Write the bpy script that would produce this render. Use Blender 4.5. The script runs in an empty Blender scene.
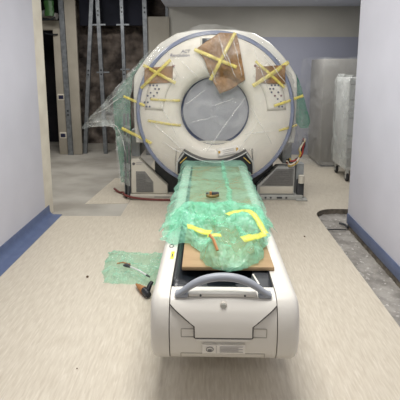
import bpy, bmesh, math, random
from mathutils import Vector, Matrix, noise
random.seed(7)
S = bpy.context.scene
COL = S.collection
R = math.radians

# ------------------------------------------------------------------ materials
def lin(c):
    return tuple((v/12.92 if v <= .04045 else ((v+.055)/1.055)**2.4) for v in c)
def rgb(r, g, b):
    return lin((r/255, g/255, b/255)) + (1,)

def mat(name, col, rough=.5, metal=0, col2=None, nscale=6, stretch=(1,1,1), bump=0, bscale=None, detail=4, lo=.35, hi=.65, spec=.5):
    m = bpy.data.materials.new(name); m.use_nodes = True
    nt = m.node_tree; N = nt.nodes; L = nt.links
    p = N['Principled BSDF']
    p.inputs['Base Color'].default_value = col
    p.inputs['Roughness'].default_value = rough
    p.inputs['Metallic'].default_value = metal
    p.inputs['Specular IOR Level'].default_value = spec
    tc = N.new('ShaderNodeTexCoord'); mp = N.new('ShaderNodeMapping')
    mp.inputs['Scale'].default_value = stretch
    L.new(tc.outputs['Object'], mp.inputs['Vector'])
    nz = N.new('ShaderNodeTexNoise'); nz.inputs['Scale'].default_value = nscale; nz.inputs['Detail'].default_value = detail
    L.new(mp.outputs['Vector'], nz.inputs['Vector'])
    rp = N.new('ShaderNodeValToRGB')
    c2 = col2 or tuple(v*.93 for v in col[:3]) + (1,)
    rp.color_ramp.elements[0].position = lo; rp.color_ramp.elements[0].color = c2
    rp.color_ramp.elements[1].position = hi; rp.color_ramp.elements[1].color = col
    L.new(nz.outputs['Fac'], rp.inputs['Fac'])
    L.new(rp.outputs['Color'], p.inputs['Base Color'])
    if bump:
        b = N.new('ShaderNodeBump'); b.inputs['Strength'].default_value = bump; b.inputs['Distance'].default_value = .01
        nb = N.new('ShaderNodeTexNoise'); nb.inputs['Scale'].default_value = bscale or nscale*3; nb.inputs['Detail'].default_value = 5
        L.new(mp.outputs['Vector'], nb.inputs['Vector'])
        L.new(nb.outputs['Fac'], b.inputs['Height']); L.new(b.outputs['Normal'], p.inputs['Normal'])
    return m

def film(name, col, lo, hi, nscale=5, rough=.15, bubbles=0, bump=.4, transl=0):
    """see-through plastic: part of the surface lets light straight through, the rest reflects"""
    m = bpy.data.materials.new(name); m.use_nodes = True
    nt = m.node_tree; N = nt.nodes; L = nt.links
    p = N['Principled BSDF']; out = N['Material Output']
    p.inputs['Base Color'].default_value = col; p.inputs['Roughness'].default_value = rough; p.inputs['Specular IOR Level'].default_value = .8
    tc = N.new('ShaderNodeTexCoord')
    nz = N.new('ShaderNodeTexNoise'); nz.inputs['Scale'].default_value = nscale; nz.inputs['Detail'].default_value = 6
    nz.inputs['Distortion'].default_value = .8
    L.new(tc.outputs['Object'], nz.inputs['Vector'])
    mr = N.new('ShaderNodeMapRange'); mr.inputs['From Min'].default_value = .38; mr.inputs['From Max'].default_value = .66
    mr.inputs['To Min'].default_value = lo; mr.inputs['To Max'].default_value = hi
    L.new(nz.outputs['Fac'], mr.inputs['Value'])
    tr = N.new('ShaderNodeBsdfTransparent'); tr.inputs['Color'].default_value = tuple(.72+.28*c for c in col[:3])+(1,) if bubbles else (.98,.98,.98,1)
    mx = N.new('ShaderNodeMixShader')
    body = p.outputs[0]
    if transl:
        tl = N.new('ShaderNodeBsdfTranslucent'); tl.inputs['Color'].default_value = col
        m2 = N.new('ShaderNodeMixShader'); m2.inputs[0].default_value = transl
        L.new(p.outputs[0], m2.inputs[1]); L.new(tl.outputs[0], m2.inputs[2]); body = m2.outputs[0]
    L.new(mr.outputs[0], mx.inputs[0]); L.new(tr.outputs[0], mx.inputs[1]); L.new(body, mx.inputs[2])
    L.new(mx.outputs[0], out.inputs['Surface'])
    b = N.new('ShaderNodeBump'); b.inputs['Strength'].default_value = bump; b.inputs['Distance'].default_value = .01
    if bubbles:
        v = N.new('ShaderNodeTexVoronoi'); v.inputs['Scale'].default_value = bubbles
        L.new(tc.outputs['Object'], v.inputs['Vector']); L.new(v.outputs['Distance'], b.inputs['Height']); b.invert = True; b.inputs['Distance'].default_value = .018
    else:
        nb = N.new('ShaderNodeTexNoise'); nb.inputs['Scale'].default_value = nscale*2.5; nb.inputs['Detail'].default_value = 4; nb.inputs['Distortion'].default_value = 1.5
        L.new(tc.outputs['Object'], nb.inputs['Vector']); L.new(nb.outputs['Fac'], b.inputs['Height'])
    L.new(b.outputs['Normal'], p.inputs['Normal'])
    return m

M = {}
def vinyl():
    m = mat('vinyl', rgb(202,194,178), .42, col2=rgb(186,176,159), nscale=3.0, stretch=(26,3.4,1), bump=.0, bscale=8, lo=.25, hi=.62, spec=.35)
    nt = m.node_tree; N = nt.nodes; L = nt.links; p = N['Principled BSDF']
    base = p.inputs['Base Color'].links[0].from_socket
    tc = N.new('ShaderNodeTexCoord'); mp = N.new('ShaderNodeMapping'); mp.inputs['Scale'].default_value = (62,7,1); mp.inputs['Rotation'].default_value=(0,0,.10)
    L.new(tc.outputs['Object'], mp.inputs['Vector'])
    nz = N.new('ShaderNodeTexNoise'); nz.inputs['Scale'].default_value = 1.6; nz.inputs['Detail'].default_value = 3
    L.new(mp.outputs[0], nz.inputs['Vector'])
    rp = N.new('ShaderNodeValToRGB'); rp.color_ramp.elements[0].position=.55; rp.color_ramp.elements[1].position=.66
    rp.color_ramp.elements[0].color=(0,0,0,1); rp.color_ramp.elements[1].color=(.5,.5,.5,1)
    L.new(nz.outputs['Fac'], rp.inputs['Fac'])
    mx = N.new('ShaderNodeMix'); mx.data_type='RGBA'
    L.new(rp.outputs['Color'], mx.inputs['Factor']); L.new(base, mx.inputs['A']); mx.inputs['B'].default_value = rgb(215,208,194)
    L.new(mx.outputs['Result'], p.inputs['Base Color'])
    return m
M['vinyl'] = vinyl()
M['screed_edge'] = mat('screed_edge', rgb(120,112,100), .9, col2=rgb(84,78,70), nscale=25, bump=.5)
M['concrete'] = mat('concrete', rgb(178,174,165), .8, col2=rgb(146,141,132), nscale=1.5, stretch=(1,1.3,1), bump=.12, bscale=20, detail=7, lo=.35, hi=.62)
def rubble_mat():
    m = mat('bare_slab', rgb(166,162,156), .95, col2=rgb(128,124,119), nscale=9, bump=.7, bscale=45, detail=8)
    nt = m.node_tree; N = nt.nodes; L = nt.links; p = N['Principled BSDF']
    base = p.inputs['Base Color'].links[0].from_socket
    tc = N.new('ShaderNodeTexCoord'); nz = N.new('ShaderNodeTexNoise'); nz.inputs['Scale'].default_value=30; nz.inputs['Detail'].default_value=5
    L.new(tc.outputs['Object'], nz.inputs['Vector'])
    rp = N.new('ShaderNodeValToRGB'); rp.color_ramp.elements[0].position=.60; rp.color_ramp.elements[1].position=.68
    rp.color_ramp.elements[0].color=(0,0,0,1); rp.color_ramp.elements[1].color=(.8,.8,.8,1)
    L.new(nz.outputs['Fac'], rp.inputs['Fac'])
    mx = N.new('ShaderNodeMix'); mx.data_type='RGBA'
    L.new(rp.outputs['Color'], mx.inputs['Factor']); L.new(base, mx.inputs['A']); mx.inputs['B'].default_value = rgb(206,203,198)
    L.new(mx.outputs['Result'], p.inputs['Base Color'])
    return m
M['rubble'] = rubble_mat()
M['wall_paint'] = mat('wall_paint', rgb(201,201,211), .55, col2=rgb(197,197,207), nscale=3, bump=.03, bscale=90)
M['plaster'] = mat('plaster', rgb(226,220,205), .85, col2=rgb(212,205,190), nscale=5, bump=.1)
M['base_blue'] = mat('base_blue', rgb(98,112,146), .4, col2=rgb(88,102,136), nscale=12)
M['ceiling'] = mat('ceiling', rgb(225,222,215), .9)
M['ceiling_dark'] = mat('ceiling_dark', rgb(205,210,222), .9)
def two_tone(z):
    m = mat('two_tone_wall', rgb(178,176,168), .7, col2=rgb(170,168,160), nscale=2, bump=.03, bscale=60)
    nt = m.node_tree; N = nt.nodes; L = nt.links; p = N['Principled BSDF']
    base = p.inputs['Base Color'].links[0].from_socket
    g = N.new('ShaderNodeNewGeometry'); sx = N.new('ShaderNodeSeparateXYZ'); L.new(g.outputs['Position'], sx.inputs[0])
    cm = N.new('ShaderNodeMath'); cm.operation='LESS_THAN'; cm.inputs[1].default_value = z; L.new(sx.outputs['Z'], cm.inputs[0])
    mx = N.new('ShaderNodeMix'); mx.data_type='RGBA'
    L.new(cm.outputs[0], mx.inputs['Factor']); L.new(base, mx.inputs['A']); mx.inputs['B'].default_value = rgb(150,153,168)
    L.new(mx.outputs['Result'], p.inputs['Base Color'])
    return m
M['two_tone'] = two_tone(2.04)
M['drywall'] = mat('drywall', rgb(166,159,146), .85, col2=rgb(154,148,135), nscale=3)
M['pier'] = mat('pier', rgb(160,155,144), .85, col2=rgb(150,145,134), nscale=3)
M['stone'] = mat('old_masonry', rgb(146,134,124), .95, col2=rgb(62,55,51), nscale=3.5, bump=.9, bscale=9, detail=8, lo=.38, hi=.68)
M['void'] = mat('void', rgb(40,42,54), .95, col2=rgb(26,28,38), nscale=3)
M['unlit_room_shade'] = mat('unlit_room_shade', rgb(44,42,46), .95, col2=rgb(28,28,34), nscale=3)  # darkness of the unlit room put into its wall colour
M['zinc'] = mat('zinc', rgb(140,144,147), .45, .6, col2=rgb(112,116,120), nscale=14)
M['cover'] = mat('gantry_cover', rgb(220,215,202), .34, col2=rgb(216,211,198), nscale=2)
M['shell'] = mat('gantry_shell', rgb(226,224,214), .35)
M['trim'] = mat('trim_grey_blue', rgb(122,130,152), .35)
M['rim'] = mat('bore_rim', rgb(74,82,104), .35)
M['bore'] = mat('bore_grey', rgb(160,161,166), .5, col2=rgb(150,151,157), nscale=3)
M['black'] = mat('black_plastic', rgb(26,30,36), .35)
M['graphite'] = mat('graphite', rgb(62,64,68), .5)
M['screen'] = mat('screen', rgb(52,56,62), .12)
M['button'] = mat('button', rgb(84,88,104), .4)
M['button_red'] = mat('button_red', rgb(108,44,44), .4)
M['ink'] = mat('ink', rgb(52,54,100), .5)
M['seam'] = mat('seam', rgb(64,60,56), .7)
M['seam_light'] = mat('seam_light', rgb(168,163,152), .7)
M['steel_grey'] = mat('steel_grey', rgb(178,179,174), .45, .1)
M['frame_grey'] = mat('frame_grey', rgb(164,168,168), .5, .1)
M['panel_white'] = mat('panel_white', rgb(205,200,186), .45)
M['slat'] = mat('slat', rgb(114,113,110), .6)
M['grille'] = mat('grille', rgb(128,127,123), .6, col2=rgb(114,113,110), nscale=60)
M['table'] = mat('table_white', rgb(212,209,201), .36, col2=rgb(209,206,198), nscale=2)
M['table_grey'] = mat('table_grey', rgb(205,199,189), .4)
M['handle'] = mat('handle_grey', rgb(148,153,161), .38)
M['label'] = mat('label', rgb(224,220,211), .5)
M['print'] = mat('print', rgb(176,172,167), .6)
M['print_dark'] = mat('print_dark', rgb(92,90,90), .6)
M['yellow_label'] = mat('yellow_label', rgb(240,226,60), .5)
M['orange_ink'] = mat('orange_ink', rgb(216,170,60), .5)
M['card'] = mat('cardboard', rgb(168,142,108), .8, col2=rgb(156,130,96), nscale=7, stretch=(1,3,1))
M['kraft'] = mat('kraft', rgb(152,116,74), .5, col2=rgb(122,90,54), nscale=9, bump=.5, bscale=18)
M['tape'] = film('yellow_tape', rgb(244,228,116), .35, .75, 14, .3, bump=.2)
M['tape_bright'] = film('yellow_tape_bright', rgb(240,240,96), .35, .85, 14, .3, bump=.3)
M['tape_faint'] = film('yellow_tape_faint', rgb(232,216,120), .3, .6, 14, .3, bump=.2)
M['film'] = film('clear_film', rgb(240,240,236), .0, .17, 4.5, .07, bump=1)
M['film_side'] = film('clear_film_side', rgb(214,220,216), .18, .5, 5, .15)
M['film_cab'] = film('wrap_film', rgb(200,201,199), .08, .28, 4, .15)
M['bubble'] = film('bubble_wrap', rgb(178,250,222), .30, .72, 6, .10, bubbles=48, bump=.5, transl=.4)
M['bubble_thin'] = film('bubble_wrap_single', rgb(186,244,220), .30, .62, 3.5, .12, bubbles=48, bump=.45, transl=.4)
M['bubble_floor'] = film('bubble_wrap_floor', rgb(186,244,220), .14, .56, 9, .12, bubbles=48, bump=.5, transl=.4)
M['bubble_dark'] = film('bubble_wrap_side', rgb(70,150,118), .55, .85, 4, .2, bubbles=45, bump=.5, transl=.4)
M['cabinet'] = mat('cabinet_grey', rgb(150,148,144), .6, col2=rgb(144,142,138), nscale=2)
M['cart'] = mat('cart_white', rgb(200,200,198), .5)
M['rubber'] = mat('rubber', rgb(40,40,42), .6)
M['red_cable'] = mat('red_cable', rgb(112,50,46), .5)
M['w_red'] = mat('wire_red', rgb(150,40,36), .5)
M['w_yellow'] = mat('wire_yellow', rgb(206,176,84), .5)
M['w_black'] = mat('wire_black', rgb(28,26,28), .5)
M['w_white'] = mat('wire_white', rgb(206,196,176), .5)
M['brass'] = mat('bronze_metal', rgb(120,104,62), .4, .6)
M['wood'] = mat('tan_stick', rgb(170,118,70), .6)
M['chrome'] = mat('chrome', rgb(225,228,226), .3, .3)
M['green_bag'] = mat('green_plastic', rgb(44,84,38), .5)
M['duct'] = mat('duct', rgb(126,124,120), .6, .2)
M['outlet'] = mat('outlet_blue', rgb(34,36,66), .5)
M['dirt'] = mat('dirt', rgb(96,76,58), .9)

# ------------------------------------------------------------------ helpers
class MB:
    def __init__(s): s.bm = bmesh.new()
    def box(s, x0,x1,y0,y1,z0,z1, bev=0, rz=0, seg=2):
        vs = [Vector((x,y,z)) for x in (x0,x1) for y in (y0,y1) for z in (z0,z1)]
        c = Vector(((x0+x1)/2,(y0+y1)/2,(z0+z1)/2))
        if rz: vs = [Matrix.Rotation(rz,3,'Z')@(v-c)+c for v in vs]
        v = [s.bm.verts.new(p) for p in vs]
        fs = [s.bm.faces.new([v[i] for i in q]) for q in ((0,1,3,2),(4,6,7,5),(0,4,5,1),(2,3,7,6),(0,2,6,4),(1,5,7,3))]
        if bev:
            es = list({e for f in fs for e in f.edges})
            bmesh.ops.bevel(s.bm, geom=es, offset=bev, segments=seg, profile=.5, affect='EDGES')
        return s
    def prism(s, poly, axis, a, b, bev=0, seg=3, caps_only=True):
        """poly in the two other axes; axis 'X': (y,z)  'Y': (x,z)  'Z': (x,y)"""
        def P(u,w,t): return {'X':(t,u,w),'Y':(u,t,w),'Z':(u,w,t)}[axis]
        A = [s.bm.verts.new(P(u,w,a)) for u,w in poly]; B = [s.bm.verts.new(P(u,w,b)) for u,w in poly]
        f0 = s.bm.faces.new(A[::-1]); f1 = s.bm.faces.new(B); n = len(poly)
        sides = [s.bm.faces.new((A[i],A[(i+1)%n],B[(i+1)%n],B[i])) for i in range(n)]
        bmesh.ops.recalc_face_normals(s.bm, faces=[f0,f1]+sides)
        if bev:
            es = list(set(f0.edges)|set(f1.edges))
            bmesh.ops.bevel(s.bm, geom=es, offset=bev, segments=seg, profile=.5, affect='EDGES')
        return s
    def tube(s, pts, r, seg=8, caps=True, flat=1):
        pts = [Vector(p) for p in pts]; rings = []
        up = Vector((0,0,1))
        for i,p in enumerate(pts):
            t = (pts[min(i+1,len(pts)-1)]-pts[max(i-1,0)]).normalized()
            a = t.cross(up)
            if a.length < 1e-3: a = t.cross(Vector((1,0,0)))
            a.normalize(); b = a.cross(t).normalized()
            rr = r[i] if isinstance(r,(list,tuple)) else r
            rings.append([s.bm.verts.new(p + a*rr*math.cos(k*2*math.pi/seg) + b*rr*flat*math.sin(k*2*math.pi/seg)) for k in range(seg)])
        for q,w in zip(rings,rings[1:]):
            for k in range(seg): s.bm.faces.new((q[k],q[(k+1)%seg],w[(k+1)%seg],w[k]))
        if caps: s.bm.faces.new(rings[0][::-1]); s.bm.faces.new(rings[-1])
        return s
    def lathe_y(s, cx, cz, prof, seg=96, closed=False):
        """prof: list of (r, y) revolved round the axis through (cx, cz) along Y"""
        rings = []
        for r,y in prof:
            rings.append([s.bm.verts.new((cx+r*math.cos(2*math.pi*k/seg), y, cz+r*math.sin(2*math.pi*k/seg))) for k in range(seg)] if r>1e-6 else [s.bm.verts.new((cx,y,cz))])
        pairs = list(zip(rings,rings[1:])) + ([(rings[-1],rings[0])] if closed else [])
        for q,w in pairs:
            for k in range(seg):
                a,b = q[k%len(q)], q[(k+1)%len(q)]; c,d = w[(k+1)%len(w)], w[k%len(w)]
                f = [a]+([b] if b is not a else [])+[c]+([d] if d is not c else [])
                s.bm.faces.new(f)
        return s
    def cyl(s, p, q, r, seg=16): return s.tube([p,q], r, seg)
    def grid(s, fn, nu, nv):
        g = [[s.bm.verts.new(fn(i/nu, j/nv)) for j in range(nv+1)] for i in range(nu+1)]
        for i in range(nu):
            for j in range(nv): s.bm.faces.new((g[i][j],g[i+1][j],g[i+1][j+1],g[i][j+1]))
        return s
    def build(s, name, m, parent=None, smooth=True, solid=0, ang=40):
        bmesh.ops.recalc_face_normals(s.bm, faces=s.bm.faces[:])
        me = bpy.data.meshes.new(name); s.bm.to_mesh(me); s.bm.free()
        me.materials.append(m)
        if smooth:
            me.polygons.foreach_set('use_smooth', [True]*len(me.polygons))
            me.set_sharp_from_angle(angle=R(ang))
        o = bpy.data.objects.new(name, me); COL.objects.link(o)
        if parent: adopt(o, parent)
        if solid:
            md = o.modifiers.new('thickness','SOLIDIFY'); md.thickness = solid; md.offset = 0
        return o

WORLD = {}
def adopt(o, parent):
    o.parent = parent
    loc = WORLD.get(parent.name, Vector((0,0,0)))
    o.matrix_parent_inverse = Matrix.Translation(-loc)
    WORLD[o.name] = Vector((0,0,0)) if parent.name not in WORLD else Vector((0,0,0))
def sub(o, parent_mesh):
    o.parent = parent_mesh   # parent mesh sits at identity in world: keep coordinates
    return o
def tag(o, label, cat, group=None):
    o['label'] = label; o['category'] = cat
    if group: o['group'] = group
    return o
def thing(name, loc, label, cat, group=None):
    o = bpy.data.objects.new(name, None); COL.objects.link(o); o.location = loc; o.empty_display_size = .1
    WORLD[o.name] = Vector(loc)
    return tag(o, label, cat, group)
def struct(o): o['kind'] = 'structure'; return o
def child(mb, name, m, parent, **k):
    """a part under an Empty thing; a sub-part under a mesh part"""
    o = mb.build(name, m, None, **k)
    if parent.type == 'EMPTY': adopt(o, parent)
    else: o.parent = parent; o.matrix_parent_inverse = Matrix.Identity(4)
    return o
def ridged(p, sc, octv=4):
    v = 0; a = 1; t = 0
    for k in range(octv):
        v += a*(1-abs(noise.noise(Vector(p)*sc*(2**k)))*2.2); t += a; a *= .55
    return v/t
def nz(p, sc): return noise.fractal(Vector(p)*sc, .8, 2.1, 4)
def resample(pts, n):
    pts = [Vector(p) for p in pts]; d = [0]
    for a,b in zip(pts,pts[1:]): d.append(d[-1]+(b-a).length)
    def at(t):
        x = t*d[-1]
        for i in range(len(pts)-1):
            if x <= d[i+1]+1e-9:
                f = (x-d[i])/max(d[i+1]-d[i],1e-9); return pts[i].lerp(pts[i+1], f)
        return pts[-1]
    return at
def smoothpath(pts, n=8):
    P = [Vector(p) for p in pts]; out = []
    for i in range(len(P)-1):
        p0,p1,p2,p3 = P[max(i-1,0)],P[i],P[i+1],P[min(i+2,len(P)-1)]
        for k in range(n):
            t = k/n
            out.append(.5*((2*p1)+(p2-p0)*t+(2*p0-5*p1+4*p2-p3)*t*t+(3*p1-p0-3*p2+p3)*t**3))
    out.append(P[-1]); return out

# ------------------------------------------------------------------ the room
XL, XR = -1.65, 1.38          # faces of the two corridor walls
YL, YR = 4.07, 3.79           # where they end
# bare slab under everything
struct(MB().box(-4,4,-2.7,8.6,-.25,-.06).build('floor_slab', M['rubble'], smooth=False))
# vinyl floor with the strip cut out along the right wall
hole = [(1.135,-2.6),(1.135,3.80)]
for k in range(1,9):
    a = R(180-k*90/8); hole.append((1.135+.22+.22*math.cos(a), 3.97+.22*math.sin(a)) )
hole += [(1.62,4.19),(3.3,4.19),(3.3,8.2),(-.895,8.2),(-.895,4.40),(-.90,3.935),(XL,3.925),(XL,-2.6)]
fl = MB().prism(hole, 'Z', -.06, 0).build('floor', M['vinyl'], smooth=False); struct(fl)
fl.data.materials.append(M['screed_edge'])
for p in fl.data.polygons:
    if abs(p.normal.z) < .5: p.material_index = 1
struct(MB().prism([(XL-2,3.925),(-.90,3.935),(-.895,4.40),(-.895,8.2),(XL-2,8.2)],'Z',-.06,-.003).build('floor_concrete', M['concrete'], smooth=False))
struct(MB().prism([(-1.382,4.30),(-.904,4.335),(-.897,5.39),(-1.29,5.39)],'Z',-.004,.001).build('floor_patch', M['vinyl'], smooth=False))
# rubble surface inside the cut strip
def rub(u,v):
    x = 1.10+u*.6; y = -.2+v*4.5
    return (x,y,-.058+.012*max(0,nz((x,y,0),9))+.006*nz((x,y,3),30))
struct(MB().grid(rub,40,260).build('floor_cut_strip', M['rubble']))
# side walls
struct(MB().box(XL-.25,XL,-2.6,3.86,-.06,2.7).build('wall_left', M['wall_paint'], smooth=False))
struct(MB().box(XL-.25,XL,3.86,YL,-.06,2.7).build('trim_1', M['plaster'], smooth=False))
struct(MB().box(XR,XR+.25,-2.6,YR,-.004,2.7).build('wall_right', M['wall_paint'], smooth=False))
struct(MB().box(XR+.004,XR+.25,-2.6,YR-.004,-.06,-.004).build('trim_2', M['screed_edge'], smooth=False))
def cove(x, sx, y0, y1, reach, z0, zt):
    prof = [(x,zt),(x+sx*.004,zt),(x+sx*.006,z0+.055)]
    for k in range(1,7):
        a = k/6*math.pi/2
        prof.append((x+sx*(.006+.045*(1-math.cos(a))), z0+.055-.05*math.sin(a)))
    if reach: prof.append((x+sx*reach, z0+.003))
    prof += [(prof[-1][0], z0), (x, z0)]
    return MB().prism(prof,'Y',y0,y1)
struct(cove(XL, 1, -2.6, 3.96, .133, 0, .105).build('baseboard_left', M['base_blue']))
struct(MB().box(XR-.008,XR,-2.6,YR,.002,.105, .003).build('baseboard_right', M['base_blue']))
struct(MB().box(-4,4,-2.7,-2.6,-.06,2.9).build('wall_front', M['wall_paint'], smooth=False))
struct(MB().box(-2,2,-2.65,4.07,2.7,2.8).build('ceiling', M['ceiling'], smooth=False))
# back room
YB = 7.0
struct(MB().box(-.69,3.3,YB,YB+.2,-.06,2.9).build('wall_back', M['two_tone'], smooth=False))
struct(MB().box(3.1,3.3,4.07,YB,-.06,2.9).build('wall_right_rear', M['two_tone'], smooth=False))
struct(MB().box(XR+.25,3.3,3.85,4.07,-.06,2.9).build('wall_right_return', M['wall_paint'], smooth=False))
struct(MB().box(-3.65,XL-.25,3.85,YL,-.06,2.9).build('wall_left_return', M['wall_paint'], smooth=False))
struct(MB().box(-3.75,-3.55,YL,8.4,-.06,3.1).build('wall_left_rear', M['drywall'], smooth=False))
struct(MB().box(-.72,3.3,4.0,YB+.1,2.54,2.62).build('ceiling_rear', M['ceiling_dark'], smooth=False))
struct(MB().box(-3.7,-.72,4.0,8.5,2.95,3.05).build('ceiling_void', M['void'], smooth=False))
struct(MB().box(-1.05,-.66,YB-.05,YB+.2,-.06,2.375).build('wall_pier', M['pier'], smooth=False))
# old masonry seen through the open stud wall
def mas(u,v):
    x = -2.5+u*2.0; z = -.05+v*3.05
    return (x, 7.55-.07*nz((x,0,z),3)-.02*nz((x,5,z),11), z)
struct(MB().grid(mas,90,120).build('wall_masonry', M['stone']))
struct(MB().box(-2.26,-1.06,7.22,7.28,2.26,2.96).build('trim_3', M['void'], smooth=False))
struct(MB().box(-2.45,-1.05,7.38,7.5,-.06,.10).build('trim_4', M['concrete'], smooth=False))
# beige boarding round the dark doorway
db = MB(); db.box(-3.6,-2.43,YB+.01,YB+.10,2.165,2.32); db.box(-3.6,-3.2,YB+.01,YB+.10,-.06,2.165)
struct(db.build('wall_doorway', M['drywall'], smooth=False))
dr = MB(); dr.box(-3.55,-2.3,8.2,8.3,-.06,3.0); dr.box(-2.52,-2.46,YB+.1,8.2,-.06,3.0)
struct(dr.build('wall_dark_room', M['unlit_room_shade'], smooth=False))

for nm,(x0,x1,z1,y),lab,holes in (
    ('drywall_panel',(-2.64,-2.475,2.18,6.94),'beige drywall strip with two outlet boxes beside the dark doorway',[1.02,.345]),
    ('drywall_panel',(-2.435,-2.235,2.94,6.93),'tall plain beige drywall strip between metal stud and bare masonry',[])):
    t = thing(nm,((x0+x1)/2,y,0),lab,'drywall')
    b = child(MB().box(x0,x1,y,y+.05,.0,z1,.004),'board',M['drywall'],t)
    for hz in holes:
        w = child(MB().box(x1-.145,x1-.025,y-.006,y+.01,hz-.055,hz+.055,.004),'wall_plate',M['plaster'],t)
        child(MB().box(x1-.128,x1-.042,y-.012,y,hz-.033,hz+.033,.003),'outlet_box',M['outlet'],t)

# galvanised studs: an open C channel with web holes and a noggin
def stud(bot, top, w, lab, holes=(), nog=()):
    b = Vector(bot); t = Vector(top); d = (t-b); Lh = d.length
    root = thing('metal_stud', bot, lab, 'stud', 'galvanised studs of the open stud wall')
    mb = MB()
    mb.box(-w/2,w/2,0,.003,0,Lh); mb.box(-w/2,-w/2+.003,0,.045,0,Lh); mb.box(w/2-.003,w/2,0,.045,0,Lh)
    mb.box(-w/2,-w/2+.012,.042,.045,0,Lh); mb.box(w/2-.012,w/2,.042,.045,0,Lh)
    rot = Vector((0,0,1)).rotation_difference(d.normalized()).to_matrix().to_4x4()
    Mx = Matrix.Translation(b)@rot
    mb.bm.transform(Mx); child(mb,'channel',M['zinc'],root,smooth=False)
    for h in holes:
        for dz in (-.035,.035):
            hb = MB(); hb.cyl((0,-.002,h+dz),(0,.001,h+dz),.016,12); hb.bm.transform(Mx); child(hb,'web_hole',M['black'],root)
    for h,x0,x1 in nog:
        n = MB(); n.box(x0,x1,-.004,.03,h-.012,h+.012); n.bm.transform(Mx); child(n,'cross_bracket',M['zinc'],root,smooth=False)
Z0=-.003
stud((-2.43,6.90,Z0),(-2.47,6.90,2.94),.09,'metal stud standing between the two beige drywall strips',[.75])
stud((-2.215,7.02,Z0),(-1.96,7.02,2.9),.07,'metal stud leaning right in front of the masonry',[1.45])
stud((-1.84,7.02,Z0),(-1.885,7.02,2.9),.07,'upright metal stud right of the leaning one with two cross brackets',[1.45,2.45],[(2.255,-.12,.12),(1.45,-.08,.14)])
stud((-1.45,7.02,Z0),(-1.475,7.02,2.9),.062,'metal stud in the middle of the masonry bay behind the green plastic',[1.45,2.5],[(2.255,-.10,.12),(1.50,-.06,.10)])
stud((-1.05,6.92,Z0),(-1.07,6.92,2.94),.075,'bright metal stud on the edge of the grey pier',[2.48])
stud((-.70,6.98,2.376),(-.70,6.98,2.94),.05,'short bright metal stud above the grey pier')
# services above the doorway
t = thing('air_duct',(-3.0,6.75,2.40),'grey duct run sloping above the dark doorway','duct')
child(MB().tube([(-3.6,6.85,2.62),(-2.95,6.82,2.44),(-2.5,6.8,2.36)],.055,12),'duct_tube',M['duct'],t)
child(MB().tube([(-2.72,6.8,2.415),(-2.70,6.8,2.408)],.064,12),'duct_clamp',M['zinc'],t)
tag(MB().tube(smoothpath([(-3.4,6.7,2.44),(-2.95,6.68,2.36),(-2.62,6.7,2.30),(-2.5,6.72,2.34)]),.012,6).build('cable',M['black']),'thin dark cable sagging below the grey duct','cable')
def bag(u,v):
    a = u*2*math.pi; z = 2.36+v*.24; r = .07+.02*nz((math.cos(a),math.sin(a),z*6),1.5)
    return (-2.60+r*1.1*math.cos(a), 6.72+r*.5*math.sin(a), z)
tag(MB().grid(bag,24,12).build('plastic_bag',M['green_bag']),'small green plastic bundle tucked above the beige drywall strip','bag')
tag(MB().tube(smoothpath([(-2.76,6.9,2.10),(-2.68,6.9,2.085),(-2.60,6.91,2.08),(-2.55,6.925,2.085)]),.014,6).build('cable_end',M['black']),'short black cable end poking across the top of the dark doorway','cable')

# ------------------------------------------------------------------ CT gantry
CX, CZ = .078, 1.04
G = thing('ct_gantry',(CX,4.75,0),'large cream ring-shaped CT scanner gantry wrapped in clear plastic','scanner')
fprof = [(.862,4.40),(.822,4.355),(.806,4.345),(.735,4.325),(.635,4.306),(.555,4.30),(.485,4.305),(.435,4.322),(.400,4.35),(.380,4.40),(.375,4.46)]
def face_y(r):
    if r <= .375: return 4.46
    for (r1,y1),(r0,y0) in zip(fprof,fprof[1:]):
        if r0 <= r <= r1: return y0+(y1-y0)*(r-r0)/(r1-r0)
    return 4.42
def disc_y(x,z): return face_y(math.hypot(x-CX,z-CZ))
cov = child(MB().lathe_y(CX,CZ,[(.822,4.44)]+fprof[1:-1]+[(.378,4.46)],128),'front_cover',M['cover'],G)
child(MB().lathe_y(CX,CZ,[(.822,4.41),(.822,4.352),(.827,4.343),(.854,4.345),(.866,4.36),(.868,4.42)],128),'trim_ring',M['trim'],G)
child(MB().lathe_y(CX,CZ,[(.3775,4.43),(.374,4.436),(.350,4.45),(.348,4.50)],96),'bore_rim',M['rim'],G)
child(MB().lathe_y(CX,CZ,[(.366,4.50),(.366,5.25)],96),'bore_liner',M['bore'],G)
def borec(u,v):
    a = u*2*math.pi; r = v*.360
    x = CX+.006+r*math.cos(a); z = CZ+.010+r*math.sin(a)
    return (x, 4.437+.006*nz((x,0,z),5)*(1-v*v), z)
child(MB().grid(borec,64,20),'bore_cover',M['bore'],G)
out = [(0,.885),(.22,.88),(.42,.845),(.60,.74),(.74,.60),(.84,.47),(.895,.38),(.905,.2),(.905,-.22),(.89,-.36)]
poly = [(CX+x,CZ+z) for x,z in out] + [(CX-x,CZ+z) for x,z in out[::-1]][:-1]
def outline_r(a):
    d = Vector((math.cos(a),math.sin(a))); best = .9
    for (x0,z0),(x1,z1) in zip(poly,poly[1:]+poly[:1]):
        ax,az,bx,bz = x0-CX,z0-CZ,x1-CX,z1-CZ
        den = d.x*(bz-az)-d.y*(bx-ax)
        if abs(den) < 1e-9: continue
        t_ = (ax*(bz-az)-az*(bx-ax))/den; w_ = (ax*d.y-az*d.x)/den
        if t_ > 0 and -1e-6 <= w_ <= 1+1e-6: best = t_
    return best
shp = [(None,.42,4.455),(0,-.03,4.42),(0,-.009,4.429),(0,0,4.45),(0,0,5.18),(0,-.02,5.2),(None,.38,5.2)]
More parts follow.
